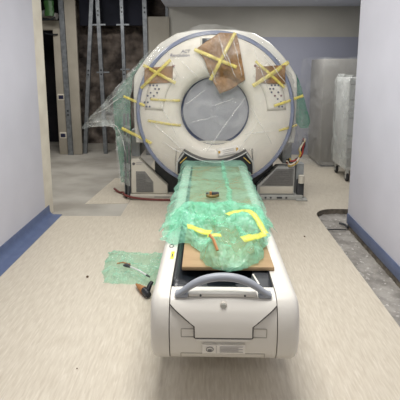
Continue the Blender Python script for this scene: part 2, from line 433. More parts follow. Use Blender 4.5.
def shell(u,v):
    a = u*2*math.pi; k = min(int(round(v*6)),6); o_,dr_,y_ = shp[k]
    r_ = dr_ if o_ is None else outline_r(a)+dr_
    return (CX+r_*math.cos(a), y_, CZ+r_*math.sin(a))
sb = MB(); sb.grid(shell,180,6); bmesh.ops.remove_doubles(sb.bm,verts=sb.bm.verts[:],dist=.0003)
child(sb,'body_shell',M['shell'],G)
child(MB().box(-.62,.76,4.56,5.15,.06,.66),'lower_housing',M['black'],G)
# front base
bf = child(MB().box(-.90,-.03,4.47,5.2,.004,.062,.006),'base_plate',M['panel_white'],G)
bf2 = child(MB().box(.16,1.10,4.47,5.2,.004,.062,.006),'base_plate',M['steel_grey'],G)
for k,x in enumerate((.66,.72,.80,.84,.90)):
    child(MB().box(x,x+(.05 if k in(2,) else .022),4.464,4.472,.022,.042,.002),'slot',M['graphite'],bf2)
child(MB().box(-.62,-.44,4.466,4.471,.03,.036,.0015),'slot',M['graphite'],bf)
lp = child(MB().prism([(-.886,.066),(-.886,.474),(-.792,.482),(-.466,.165),(-.466,.066)],'Y',4.48,4.60,.012),'base_panel',M['panel_white'],G)
gr = MB().prism([(-.83,.085),(-.83,.335),(-.725,.335),(-.63,.21),(-.63,.085)],'Y',4.474,4.485,.002)
gl = child(gr,'vent_grille',M['grille'],lp)
sl = MB()
for k in range(9): sl.box(-.815,-.645 if k<5 else -.72,4.468,4.4735,.10+k*.024,.108+k*.024)
child(sl,'grille_slat',M['slat'],gl,smooth=False)
lb = MB(); lb.cyl((-.852,4.474,.425),(-.852,4.4785,.425),.016,20); child(lb,'emblem',M['print_dark'],lp)
lt = MB()
for k in range(2): lt.box(-.825,-.735+k*-.03,4.475,4.479,.435-k*.022,.444-k*.022)
child(lt,'lettering',M['print'],lp,smooth=False)
rp_ = child(MB().prism([(.57,.066),(.57,.17),(.80,.40),(1.00,.40),(1.00,.066)],'Y',4.48,4.62,.006),'base_panel',M['steel_grey'],G)
rg = child(MB().prism([(.62,.176),(.79,.372),(.985,.372),(.985,.176)],'Y',4.472,4.485,.002),'vent_grille',M['grille'],rp_)
rs = MB()
for k in range(8): rs.box(.66+.018*k,.97,4.466,4.4715,.19+k*.022,.197+k*.022)
child(rs,'grille_slat',M['slat'],rg,smooth=False)
child(MB().box(.60,.985,4.474,4.484,.082,.164,.004),'lower_band',M['panel_white'],rp_)
# exposed frame either side
for sx,x0,x1 in ((-1,-.985,-.925),(1,1.03,1.12)):
    child(MB().box(x0,x1,4.55,4.65,.004,.42 if sx>0 else .75,.008),'upright',M['frame_grey'],G)
child(MB().box(.88,.985,4.62,5.1,.40,.80,.01),'upright',M['frame_grey'],G)
child(MB().box(-.90,-.80,4.62,5.1,.48,.80,.01),'upright',M['frame_grey'],G)
child(MB().box(-.965,-.945,4.50,4.54,.004,1.0,.004),'upright',M['black'],G)
child(MB().box(-.92,-.90,4.50,4.54,.004,1.0,.004),'upright',M['graphite'],G)
ac = child(MB().box(1.035,1.115,4.49,4.55,.02,.24,.008),'leveling_foot',M['graphite'],G)
child(MB().cyl((1.075,4.47,.21),(1.075,4.47,.30),.035,16),'leveling_cap',M['panel_white'],ac)
child(MB().box(1.02,1.15,4.44,4.56,.002,.02,.004),'foot_pad',M['steel_grey'],ac)
# display
dp = child(MB().box(-.085,.215,4.322,4.34,1.735,1.835,.006),'display',M['cover'],G)
child(MB().box(-.062,.19,4.318,4.326,1.755,1.822,.004),'screen',M['screen'],dp)
# control panels
Lb = [(118,202),(145,202),(175,202),(160,230),(190,230),(122,260),(175,260),(97,285),(148,285),(122,305),(70,338),(97,338),(87,372),(112,372)]
Rb = [(190,218),(215,218),(240,218),(178,243),(203,243),(190,268),(240,268),(215,293),(262,293),(237,317),(262,340),(290,340),(248,373),(272,373)]
def px2w(x,y): return (-.684+(x-144)*.01072, 1.513-(y-68)*.01072)
def ring_arc(sgn):
    """outline of a control panel: band between two radii"""
    pts = []
    for k in range(13):
        a = R(2+k*42/12); pts.append((CX+sgn*.765*math.cos(a), CZ+.765*math.sin(a)))
    for k in range(13):
        a = R(44-k*42/12); pts.append((CX+sgn*.56*math.cos(a), CZ+.56*math.sin(a)))
    return pts
for sgn,pts,sc,o in ((-1,Lb,8,(135,60)),(1,Rb,7.27,(245,55))):
    # thin outlined panel let into the cover, following its curve
    arc = ring_arc(sgn); mb = MB()
    rows = []
    for k in range(13):
        q = []
        for j in range(7):
            a = R(2+k*42/12); r = .56+(.765-.56)*j/6
            x = CX+sgn*r*math.cos(a); z = CZ+r*math.sin(a); q.append(mb.bm.verts.new((x, disc_y(x,z)-.003, z)))
        rows.append(q)
    for a_,b_ in zip(rows,rows[1:]):
        for j in range(6): mb.bm.faces.new((a_[j],a_[j+1],b_[j+1],b_[j]))
    cp = child(mb,'control_panel',M['cover'],G,solid=.004)
    sm = [(x,disc_y(x,z)-.0045,z) for x,z in arc]; sm.append(sm[0])
    child(MB().tube(sm,.0022,5),'panel_seam',M['seam_light'],cp)
    for i,(bx,by) in enumerate(pts):
        x,z = px2w(bx/sc+o[0], by/sc+o[1])
        y = disc_y(x,z)-.004
        child(MB().cyl((x,y+.004,z),(x,y-.006,z),.0105,12),'button',M['button_red'] if (sgn>0 and i in(7,8)) else M['button'],cp)
    bx,bz = (-.365,1.535) if sgn<0 else (.50,1.535)
    child(MB().cyl((bx,disc_y(bx,bz),bz),(bx,disc_y(bx,bz)-.012,bz),.014,14),'emergency_button',M['button_red'],cp)
# lettering on the cover
def text(body, size, loc, rot, m, parent, name, ext=.001, shear=0, align='LEFT'):
    c = bpy.data.curves.new(name,'FONT'); c.body = body; c.size = size; c.extrude = ext; c.shear = shear; c.align_x = align
    c.materials.append(m)
    tmp = bpy.data.objects.new(name+'_tmp',c); COL.objects.link(tmp)
    bpy.context.view_layer.update()
    me = bpy.data.meshes.new_from_object(tmp.evaluated_get(bpy.context.evaluated_depsgraph_get()))
    bpy.data.objects.remove(tmp); bpy.data.curves.remove(c)
    me.transform(Matrix.LocRotScale(Vector(loc), Matrix.Rotation(rot[0],3,'X'), None))
    o = bpy.data.objects.new(name,me); COL.objects.link(o)
    if parent.type=='EMPTY': adopt(o,parent)
    else: o.parent = parent
    return o
text('ACT',.046,(-.195,4.312,1.672),(R(90),0,0),M['ink'],G,'lettering',shear=.3,align='RIGHT')
text('Revolution',.047,(-.195,4.311,1.632),(R(90),0,0),M['ink'],G,'lettering',shear=.1,align='RIGHT')
# paper label under the bore
lab = MB(); 
def labp(u,v):
    x = .095+u*.245-v*-.022; z = .632+u*.052-v*.088
    return (x, disc_y(x,z)-.006, z)
lbo = child(MB().grid(labp,10,5),'warning_label',M['label'],G,solid=.001)
for u in (.09,.88):
    a = labp(u,.5); q = MB()
    q.box(a[0]-.012,a[0]+.010,a[1]-.003,a[1]-.001,a[2]-.02,a[2]+.02)
    child(q,'label_mark',M['orange_ink'],lbo,smooth=False)
q = MB()
for v in (.3,.5,.72):
    q.tube([Vector(labp(.25+k*.1,v))+Vector((0,-.002,0)) for k in range(6)],.003,4)
child(q,'label_print',M['print'],lbo)
# dark cradle mouth below the bore
mouth = MB()
ins = []; outs = []
for k in range(17):
    t_ = -1+k/8; x = .078+t_*.335; z = .525+.115*t_*t_
    ins.append((x,z))
polym = ins + [(.078+.39,.56),(.078+.40,.40),(.078-.40,.40),(.078-.39,.56)]
cm = child(MB().prism(polym,'Y',4.13,4.34,.006),'cradle_mouth',M['black'],G)
child(MB().tube([(x,4.128,z+.002) for x,z in ins],.006,6),'mouth_edge',M['steel_grey'],cm)
for sgn in (-1,1):
    child(MB().tube([(.078+sgn*.33,4.12,.625),(.078+sgn*.40,4.12,.53),(.078+sgn*.41,4.12,.43)],.010,6),'mouth_edge',M['steel_grey'],cm)
    child(MB().tube([(.078+sgn*.30,4.122,.585),(.078+sgn*.37,4.122,.52)],.005,6),'yellow_wire',M['w_yellow'],cm)

# ------------------------------------------------------------------ table
T = thing('patient_table',(.075,2.9,0),'white CT patient table with grey arched handle in front of the gantry','table')
prof = [(1.70,.500),(1.672,.497),(1.645,.482),(1.622,.452),(1.606,.41),(1.598,.36),(1.598,.31),(1.607,.25),(1.627,.212),(1.66,.185),(1.72,.172),(1.80,.170)]
def ty(z):
    for (y0,z0),(y1,z1) in zip(prof,prof[1:]):
        if z1 <= z <= z0: return y0+(y1-y0)*(z-z0)/(z0-z1)*1.0 if False else y0+(y1-y0)*(z0-z)/(z0-z1)
    return 1.7
side = prof + [(4.10,.170),(4.10,.500)]
XA,XB,XC,XD = -.256,-.168,.309,.413
for nm,a,b in (('side_cover',XA,XB-.002),('side_cover',XC+.002,XD)):
    mb = MB(); mb.prism(side,'X',a,b)
    # round only the outer cap
    ox = a if a < 0 else b
    es = [e for e in mb.bm.edges if all(abs(v.co.x-ox) < 1e-5 for v in e.verts)]
    bmesh.ops.bevel(mb.bm, geom=es, offset=.046, segments=7, profile=.5, affect='EDGES')
    sc_ = child(mb,nm,M['table'],T,ang=35)
    xs = ox + (.004 if a<0 else -.004)
core = [(y+.004,z) for y,z in prof[1:]] + [(4.08,.170),(4.08,.40),(1.73,.40),(1.73,.497)]
child(MB().prism(core,'X',XB+.002,XC-.002),'front_cover',M['table'],T,ang=35)
# raised hexagonal service panel on the front
def xl(z):
    if z >= .470: return -.163
    if z >= .388: return -.163+(.470-z)/(.470-.388)*(.108)
    return -.054
def xr(z): return .145-( xl(z) ) -.002
mb = MB()
zs = [.494,.482,.470,.455,.44,.42,.404,.388,.37,.352,.338]
g0 = []; 
for z in zs:
    row = []
    for j in range(13):
        x = xl(z)+(xr(z)-xl(z))*j/12; row.append(mb.bm.verts.new((x,ty(z)-.010,z)))
    g0.append(row)
g1 = [[mb.bm.verts.new((v.co.x,v.co.y+.02,v.co.z)) for v in row] for row in g0]
for a_,b_ in zip(g0,g0[1:]):
    for j in range(12): mb.bm.faces.new((a_[j],a_[j+1],b_[j+1],b_[j]))
for a0,b0,a1,b1 in zip(g0,g0[1:],g1,g1[1:]):
    mb.bm.faces.new((a0[0],b0[0],b1[0],a1[0])); mb.bm.faces.new((a0[-1],a1[-1],b1[-1],b0[-1]))
for j in range(12):
    mb.bm.faces.new((g0[0][j],g1[0][j],g1[0][j+1],g0[0][j+1])); mb.bm.faces.new((g0[-1][j],g0[-1][j+1],g1[-1][j+1],g1[-1][j]))
sp = child(mb,'service_panel',M['table'],T,ang=35)
edge = [(xl(z)-.002,ty(z)-.003,z) for z in zs[2:]]+[(xr(zs[-1])*1+.0,ty(.334)-.003,.334)]
edge = [(xl(z)-.0025,ty(z)-.0015,z) for z in zs[2:]] + [(-.054,ty(.335)-.0015,.335),(.197,ty(.335)-.0015,.335)] + [(xr(z)+.0025,ty(z)-.0015,z) for z in zs[:1:-1]]
child(MB().tube([(x,y-.006,z) for x,y,z in edge],.0032,6),'panel_gap',M['seam'],sp)
child(MB().cyl((.072,ty(.471)-.022,.471),(.072,ty(.471),.471),.0115,20),'key_lock',M['steel_grey'],sp)
child(MB().cyl((.072,ty(.471)-.0165,.471),(.072,ty(.471),.471),.015,20),'lock_ring',M['table_grey'],sp)
child(MB().box(-.05,.195,ty(.328)-.010,ty(.328)+.01,.319,.331,.003),'lower_lip',M['table'],T)
# outlined access flaps and bottom flap
def seam(pts, nm, m=M['seam_light'], r=.0018):
    child(MB().tube([(x,ty(z)+.004-.0012,z) for x,z in pts],r,5),nm,m,T)
def dens(pts,n=6):
    o=[]
    for (a,b),(c,d) in zip(pts,pts[1:]):
        o += [(a+(c-a)*k/n, b+(d-b)*k/n) for k in range(n)]
    return o+[pts[-1]]
seam(dens([(-.115,.37),(-.06,.37)]),'flap_outline'); seam(dens([(-.115,.37),(-.115,.332),(-.055,.332)]),'flap_outline')
seam(dens([(.20,.332),(.262,.332),(.262,.372),(.205,.372)]),'flap_outline')
seam(dens([(-.118,.215),(-.118,.243),(.258,.243),(.258,.215)]),'flap_outline')
# seam between the front cover and the side covers is the gap left between them
# rating label on the front
lp_ = child(MB().prism([(-.022,.258),(.168,.258),(.168,.300),(-.022,.300)],'Y',1.592,1.606,.001),'rating_label',M['label'],T)
lp_.data.transform(Matrix.Translation((0,.0,0)))
yl = 1.590
ql = MB()
for k in range(5): ql.box(.056,.158-(k%2)*.02,yl-.0005,yl+.003,.266+k*.0065,.268+k*.0065)
child(ql,'label_print',M['print'],lp_,smooth=False)
child(MB().tube([(.012+.016*math.cos(a*.5236),yl,.280+.011*math.sin(a*.5236)) for a in range(13)],.0016,5),'label_symbol',M['slat'],lp_)
child(MB().box(.004,.02,yl-.0005,yl+.003,.272,.279),'label_symbol',M['slat'],lp_,smooth=False)
child(MB().box(.040,.042,yl-.0005,yl+.003,.262,.298),'label_print',M['print'],lp_,smooth=False)
# black cradle between the side covers
def crad(u,v):
    x = -.166+u*.473; y = 1.735+v*2.37
    return (x,y,.487-.045*(1-(2*u-1)**2))
child(MB().grid(crad,20,24),'cradle',M['black'],T,solid=.012)
child(MB().box(.215,.300,1.745,1.90,.478,.492,.004,rz=-.18),'cradle_flap',M['graphite'],T)
child(MB().box(.150,.205,1.75,1.83,.452,.464,.003,rz=.5),'cradle_flap',M['graphite'],T)
child(MB().box(.232,.240,1.765,1.86,.492,.494,rz=.2),'cradle_strap',M['label'],T,smooth=False)
child(MB().box(-.12,.0,1.76,1.84,.455,.466,.004,rz=.1),'cradle_flap',M['graphite'],T)
# handle
lip = child(MB().box(-.085,.222,1.648,1.70,.494,.511,.006),'handle_mount',M['table'],T)
for x in (-.03,.168): child(MB().cyl((x,1.646,.503),(x,1.65,.503),.005,10),'screw',M['graphite'],lip)
hp = smoothpath([(-.140,1.652,.500),(-.105,1.652,.524),(-.055,1.656,.557),(.005,1.660,.578),(.070,1.662,.585),(.135,1.660,.579),(.195,1.656,.558),(.245,1.652,.525),(.282,1.652,.500)],6)
n_ = len(hp)
hb = child(MB().tube(hp,[.0185-.007*min(1,max(0,abs(i/(n_-1)-.5)*2-.35)/.65) for i in range(n_)],14,flat=1.0),'handle',M['handle'],T)
for x in (-.115,.258):
    child(MB().box(x-.03,x+.03,1.642,1.686,.492,.511,.007),'handle_foot',M['handle'],hb)
# side stickers
st = child(MB().tube([(-.205+.012*math.cos(a*.6283),2.155+.02*math.sin(a*.6283),.5015) for a in range(11)],.0025,5),'round_symbol',M['print_dark'],T)
child(MB().box(-.199,-.181,2.00,2.085,.4995,.5012),'yellow_sticker',M['yellow_label'],T,smooth=False)
child(MB().box(-.194,-.187,2.02,2.06,.501,.5017),'sticker_mark',M['print_dark'],T,smooth=False)
child(MB().box(-.15,.30,2.35,3.95,.003,.172,.02),'pedestal',M['table_grey'],T)

# ------------------------------------------------------------------ things on the table
cb = MB().box(-.128,.335,1.872,3.98,.503,.523,.003); 
bmesh.ops.rotate(cb.bm, verts=cb.bm.verts[:], cent=(.1,1.9,.5), matrix=Matrix.Rotation(R(.6),3,'Z'))
tag(cb.build('cardboard_sheet',M['card']),'flat brown cardboard sheet lying on the table under the green bubble wrap','cardboard')

def wrap_rear(u,v):
    y = 2.36+v*1.68
    hw = .345+.03*nz((0,y,0),2.5)+(.02 if v<.3 else 0)
    s = 2*u-1
    x = .065+s*hw
    z = .545+.008*nz((x,y,1),6)+.018*max(0,ridged((x,y,2),3)-.55)
    e = max(0,abs(s)-.80)/.20
    z -= .055*e*e
    if v > .9: z += .02*(v-.9)/.1
    x += .015*nz((x,y,5),7)
    return (x,y,max(z,.506 if abs(x-.078)<.345 else .44))
RW_ = tag(MB().grid(wrap_rear,70,110).build('bubble_wrap',M['bubble_thin']),'green bubble wrap sheet spread flat over the rear half of the table','bubble wrap')

def rfold(u,v):
    p = Vector(wrap_rear(.635+.05*(u-.5)+.012*math.sin(v*5), .22+v*.76)); return p+Vector((0,0,.004+.008*math.sin(u*math.pi)))
child(MB().grid(rfold,6,80),'doubled_fold',M['bubble'],RW_)
def lump_outline(v):
    """half widths left/right along the table, front tip to back"""
    L_ = [(.09,.0),(.025,.015),(-.005,.06),(-.03,.13),(-.055,.22),(-.10,.32),(-.21,.38),(-.275,.46),(-.285,.62),(-.275,.85),(-.25,1.05)]
    R_ = [(.11,.0),(.17,.02),(.245,.07),(.285,.14),(.315,.24),(.345,.40),(.385,.56),(.415,.70),(.41,.85),(.375,1.05)]
    def it(T_):
        for (x0,a),(x1,b) in zip(T_,T_[1:]):
            if v*1.05 <= b: return x0+(x1-x0)*(v*1.05-a)/(b-a)
        return T_[-1][0]
    return it(L_),it(R_)
def wrap_front(u,v):
    l,r = lump_outline(v); y = 1.825+v*.95
    x = l+(r-l)*u
    e = min(1, min(u,1-u)/.16, v/.12, (1-v)/.3)
    h = .010+.045*(.5+.5*nz((x,y,7),4))+.10*max(0,ridged((x*1.6+.5*y,y*.8-.5*x,9),3.6,2)-.25)+.016*max(0,ridged((x,y*1.3,19),11,3)-.3)
    x2 = x+.022*nz((x,y,11),9); y2 = y+.026*nz((x,y,13),9)
    z = .534+e**.6*h
    if not(-.14 < x2 < .345): z -= min(.05,max(-.14-x2,x2-.345)*.5)
    return (x2,y2,max(z,.505))
tag(MB().grid(wrap_front,110,120).build('bubble_wrap',M['bubble']),'crumpled green bubble wrap bunched on the cardboard near the table front','bubble wrap')

def strip(name, pts, w, m, label, group=None, thick=.0005, nrm=(0,-1,0), cat='tape'):
    """a flat strip of tape following pts, facing nrm"""
    P = smoothpath(pts,6) if len(pts) > 2 else [Vector(pts[0]).lerp(Vector(pts[1]),k/10) for k in range(11)]
    n = Vector(nrm); mb = MB(); rows = []
    for i,p in enumerate(P):
        t_ = (P[min(i+1,len(P)-1)]-P[max(i-1,0)]).normalized(); s_ = t_.cross(n).normalized()
        ww = w*(1+.12*noise.noise(p*23))
        rows.append((mb.bm.verts.new(p+s_*ww/2), mb.bm.verts.new(p+n*.002), mb.bm.verts.new(p-s_*ww/2)))
    for a_,b_ in zip(rows,rows[1:]):
        mb.bm.faces.new((a_[0],a_[1],b_[1],b_[0])); mb.bm.faces.new((a_[1],a_[2],b_[2],b_[1]))
    return tag(mb.build(name,m,solid=thick),label,cat,group)
WP = [Vector(wrap_front(a/90,b/90)) for a in range(91) for b in range(91)]
def on_wrap(x,y,up=.006):
    near = [p.z for p in WP if (p.x-x)**2+(p.y-y)**2 < .022**2]
    return (x,y,(max(near) if near else .535)+up)
def wt(pts,w,label,n=(0,-.3,.95),m='tape_bright'):
    q = smoothpath([(x,y,0) for x,y in pts],5)
    z = [on_wrap(p.x,p.y)[2] for p in q]
    z = [sum(z[max(0,k-2):k+3])/len(z[max(0,k-2):k+3])+.004 for k in range(len(z))]
    strip('tape_strip',[(p.x,p.y,h) for p,h in zip(q,z)],w,M[m],label,nrm=n)
wt([(-.115,2.16),(-.06,2.17),(.02,2.14)],.042,'short bright yellow tape strip on the bunched wrap left of the tan stick')
wt([(.12,2.34),(.18,2.40),(.27,2.30),(.325,2.12)],.036,'long yellow-green tape strip curving over the bunched wrap to its right edge')
wt([(.18,1.96),(.25,2.0),(.31,2.09)],.045,'yellow-green tape strip low on the right side of the bunched wrap')
wt([(.0,1.945),(.035,1.935),(.07,1.945)],.026,'tiny yellow tape piece above the tan stick on the bunched wrap')
tag(MB().tube([on_wrap(.012,1.94,.012),on_wrap(.03,1.90,.014),on_wrap(.05,1.855,.014)],.008,6).build('stick',M['wood']),'small tan stick caught in the bunched green bubble wrap','stick')
t = thing('metal_bracket',(.035,2.87,.56),'small bronze metal fitting lying on the flat bubble wrap','hardware')
child(MB().tube(smoothpath([(-.005,2.86,.575),(.02,2.84,.572),(.05,2.845,.572),(.08,2.865,.575)]),.012,8),'curved_bar',M['brass'],t)
child(MB().box(.03,.085,2.875,2.90,.565,.592,.004),'clamp',M['graphite'],t)
child(MB().box(-.012,.008,2.87,2.895,.565,.59,.004),'clamp',M['graphite'],t)
child(MB().cyl((.022,2.88,.565),(.022,2.88,.597),.010,10),'bolt',M['wood'],t)

# ------------------------------------------------------------------ coverings on the gantry
def card(name, poly, label, amp, thick=.004, off=.012):
    mb = MB(); vs = [mb.bm.verts.new((x,0,z)) for x,z in poly]
    mb.bm.faces.new(vs); bmesh.ops.triangulate(mb.bm, faces=mb.bm.faces[:])
    for _ in range(5):
        bmesh.ops.subdivide_edges(mb.bm, edges=[e for e in mb.bm.edges if e.calc_length()>.02], cuts=1)
        bmesh.ops.triangulate(mb.bm, faces=mb.bm.faces[:])
    for v in mb.bm.verts:
        x,z = v.co.x,v.co.z
        v.co.y = min(disc_y(x,z),4.36)-off-amp*(.6+nz((x,0,z),8)+.8*ridged((x,2,z),6,3))*.5
    return tag(mb.build(name,M['kraft'],solid=thick,ang=25),label,'cardboard')
card('cardboard_piece',[(-.684,1.513),(-.373,1.534),(-.376,1.359),(-.688,1.343)],'brown cardboard piece taped over the left control panel of the gantry',.006)
card('cardboard_piece',[(.507,1.526),(.827,1.544),(.829,1.344),(.503,1.354)],'brown cardboard piece taped over the right control panel of the gantry',.006)
card('kraft_paper',[(-.127,1.71),(-.011,1.792),(.124,1.880),(.302,1.873),(.35,1.62),(.394,1.387),(.26,1.29),(.129,1.238),(.07,1.34),(.011,1.45),(-.04,1.60)],'crumpled brown paper sheet taped over the display at the top of the gantry',.026,off=.012)
def gt(a, b, w, label, off=.03, m='tape', group=None, sag=0):
    n = 10; pts = []
    for k in range(n+1):
        f = k/n; x = a[0]+(b[0]-a[0])*f; z = a[1]+(b[1]-a[1])*f-sag*math.sin(f*math.pi)
        r = math.hypot(x-CX,z-CZ)
        y = min(face_y(r),4.37) if r < .85 else 4.37+(r-.85)*.3
        pts.append((x,y-off-.004*noise.noise(Vector((x*9,z*9,1))),z))
    strip('tape_strip',pts,w,M[m],label)
gt((-.70,1.545),(-.345,1.355),.034,'yellow tape strip sloping down to the right across the left cardboard piece',.026)
gt((-.725,1.295),(-.395,1.60),.034,'yellow tape strip rising to the right across the left cardboard piece',.029)
gt((.50,1.585),(.82,1.305),.030,'yellow tape strip sloping down to the right across the right cardboard piece',.026)
gt((.475,1.325),(.865,1.575),.042,'yellow tape strip rising to the right across the right cardboard piece',.029)
gt((-.145,1.705),(.30,1.52),.036,'yellow tape strip sloping down to the right over the crumpled brown paper',.046)
gt((.285,1.88),(.025,1.385),.036,'yellow tape strip rising to the right over the crumpled brown paper',.049)
gt((-.932,1.206),(-.687,1.11),.028,'yellow tape strip on the gantry\'s left edge at the height of the left buttons',.016)
gt((-.62,1.18),(-.299,1.164),.026,'faint yellow tape strip just below the left buttons',.016,'tape_faint')
gt((-.965,.848),(-.619,.694),.034,'lowest yellow tape strip on the gantry\'s left edge over green wrap',.016)
gt((-.658,.947),(-.29,.894),.028,'faint yellow tape strip left of the lower bore opening',.016,'tape_faint')
gt((.706,1.112),(1.04,1.215),.030,'yellow tape strip running from the right buttons to the green wrap',.016)
gt((.768,.842),(.98,.897),.026,'short yellow tape strip low on the right side of the ring',.018,'tape_faint')

def front_film(u,v):
    a = u*2*math.pi; c,s = math.cos(a),math.sin(a)
    rmax = .93+.03*nz((c,s,4),2)
    if s < -.35: rmax = .93-.10*min(1,(-s-.35)/.3)
    r = rmax*v
    x = CX+r*c; z = CZ+r*s
    if r < .42: y = 4.318
    elif r < .86: y = min(disc_y(x,z),4.36)-.004
    else: y = 4.36+(r-.86)*1.1
    y = min(y, 4.318+max(0,r-.40)*.12) if r < .86 else y
    amp = .016
    k = ridged((x*1.3+z*.5,0,z*.9-x*.3),3.2,4)
    y -= .010+amp*max(0,k-.3)+.007*nz((x,3,z),9)
    for kx,kz,kw,kh in ((.12,1.60,.34,.42),(-.53,1.44,.24,.18),(.667,1.44,.24,.18)):
        g = max(0,1-((x-kx)/kw)**2)*max(0,1-((z-kz)/kh)**2); y -= .055*min(1,g*3)
    # leave the lower sector open over the table mouth
    if z < .66 and abs(x-.07) < .42: z2 = .66+(z-.66)*.12; return (x, y-.012, z2)
    return (x,y,z)
def film_front_mesh():
    mb = MB(); mb.grid(front_film,200,64)
    bmesh.ops.remove_doubles(mb.bm, verts=mb.bm.verts[:], dist=.0004)
    return mb
FG = thing('plastic_film',(CX,4.3,0),'clear wrinkled plastic film draped over the whole gantry','plastic film')
child(film_front_mesh(),'front_sheet',M['film'],FG,ang=180)
M['fold'] = film('film_fold_glint', rgb(244,244,240), .10, .55, 16, .08, bump=.6)  # whiter, denser film: highlights along the creases put into the colour
def fold(a, b, w, off=.035):
    n = 14; pts = []
    for k in range(n+1):
        f = k/n; x = a[0]+(b[0]-a[0])*f+.012*noise.noise(Vector((f*4,a[0]*9,a[1]*7))); z = a[1]+(b[1]-a[1])*f+.012*noise.noise(Vector((f*4,a[1]*9,3+a[0])))
        rr = math.hypot(x-CX,z-CZ); y = 4.318 if rr < .42 else min(face_y(rr),4.36)
        y = min(y,4.318+max(0,rr-.40)*.12)
        for kx,kz,kw,kh in ((.12,1.60,.34,.42),(-.53,1.44,.24,.18),(.667,1.44,.24,.18)):
            g = max(0,1-((x-kx)/kw)**2)*max(0,1-((z-kz)/kh)**2); y -= .055*min(1,g*3)
        pts.append(Vector((x,y-off,z)))
    rad = [w*(.25+.75*math.sin(math.pi*min(1,max(0,i/n)))) for i in range(n+1)]
    child(MB().tube(pts,rad,6),'film_fold_glint',M['fold'],FG,ang=180)
for a,b,w in (((.41,1.22),(-.02,.60),.007),((-.25,1.12),(-.03,1.28),.006),((-.20,.93),(.10,1.0),.005),((.02,1.10),(.30,1.20),.004),
    ((.10,1.86),(.20,1.55),.007),((.16,1.72),(.30,1.40),.006),((.02,1.55),(.08,1.36),.005),((.25,1.85),(.36,1.42),.005),
    ((-.45,1.75),(-.30,1.40),.004),((-.55,1.25),(-.35,.80),.005),((-.62,.95),(-.25,.62),.005),((-.50,.72),(-.20,.55),.005),((-.30,1.60),(-.10,1.42),.005),
    ((.48,1.70),(.62,1.30),.004),((.45,1.10),(.70,.70),.005),((.40,.80),(.72,.85),.004),((.55,.95),(.30,.58),.004),((.05,1.40),(-.15,1.66),.004),((.60,1.62),(.86,1.30),.005),((-.70,1.45),(-.50,1.75),.004)):
    fold(a,b,w)
lo_ = resample([(-.66,0,1.69),(-.90,0,1.44),(-1.15,0,1.16),(-1.44,0,.848),(-1.42,0,.825),(-1.28,0,.86),(-1.12,0,.945),(-1.06,0,.80),(-1.04,0,.5),(-1.02,0,.17)],40)
ro_ = resample([(-.60,0,1.72),(-.76,0,1.50),(-.86,0,1.2),(-.87,0,.9),(-.87,0,.7),(-.88,0,.5),(-.89,0,.17)],40)
def flap(u,v):
    a = lo_(v); b = ro_(v); p = b.lerp(a,u)
    k = ridged((p.x*2,0,p.z*2.2-p.x*2),3,4)
    y = 4.43+.05*math.sin(u*2.2)+.05*u*(k-.4)+.03*u*nz((p.x,1,p.z),6)
    return (p.x+.012*nz((p.x,7,p.z),8)*u, y, p.z+.012*nz((p.x,9,p.z),8)*u)
child(MB().grid(flap,50,120),'side_flap',M['film_side'],FG,ang=180)
for u0,v0,u1,v1,w in ((.96,.42,.35,.34,.007),(.97,.47,.45,.50,.007),(.9,.49,.5,.57,.006),(.8,.36,.35,.22,.005),(.8,.62,.3,.80,.006),(.9,.75,.2,.66,.005)):
    n = 12; q = [Vector(flap(u0+(u1-u0)*k/n, v0+(v1-v0)*k/n))+Vector((0,-.012,0)) for k in range(n+1)]
    child(MB().tube(q,[w*(.3+.7*math.sin(math.pi*k/n)) for k in range(n+1)],6),'film_fold_glint',M['fold'],FG,ang=180)
lo2 = resample([(.72,0,1.66),(.90,0,1.50),(1.02,0,1.33),(1.09,0,1.05),(1.15,0,.80),(1.05,0,.66),(.88,0,.52),(.70,0,.50)],40)
ro2 = resample([(.66,0,1.68),(.80,0,1.50),(.90,0,1.30),(.92,0,1.05),(.90,0,.85),(.86,0,.72),(.76,0,.60),(.62,0,.56)],40)
def flap2(u,v):
    a = lo2(v); b = ro2(v); p = b.lerp(a,u)
    k = ridged((p.x*2,0,p.z*2),3,4)
    return (p.x, 4.41+.06*u+.05*u*(k-.4)-.02, p.z+.01*nz((p.x,9,p.z),8))
child(MB().grid(flap2,30,80),'side_flap',M['film_cab'],FG,ang=180)
lo3 = resample([(-.74,0,1.60),(-1.0,0,1.30),(-1.09,0,1.16),(-1.08,0,.9),(-1.05,0,.6),(-1.02,0,.18)],40)
ro3 = resample([(-.72,0,1.60),(-.84,0,1.42),(-.88,0,1.2),(-.88,0,.9),(-.89,0,.6),(-.90,0,.18)],40)
def gl3(u,v):
    a = lo3(v); b = ro3(v); p = b.lerp(a,u)
    return (p.x, 4.53+.03*u+.02*nz((p.x,2,p.z),6), p.z)
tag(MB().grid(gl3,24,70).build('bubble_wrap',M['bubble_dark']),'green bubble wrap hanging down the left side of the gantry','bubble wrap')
lo4 = resample([(.985,0,1.44),(1.04,0,1.32),(1.10,0,1.12),(1.16,0,.92),(1.14,0,.84)],40)
ro4 = resample([(.97,0,1.45),(.975,0,1.30),(.98,0,1.10),(.99,0,.92),(1.05,0,.84)],40)
def gl4(u,v):
    a = lo4(v); b = ro4(v); p = b.lerp(a,u)
    return (p.x, 4.50+.03*u+.02*nz((p.x,2,p.z),6), p.z)
tag(MB().grid(gl4,14,50).build('bubble_wrap',M['bubble_dark']),'small green bubble wrap piece hanging on the right edge of the gantry','bubble wrap')

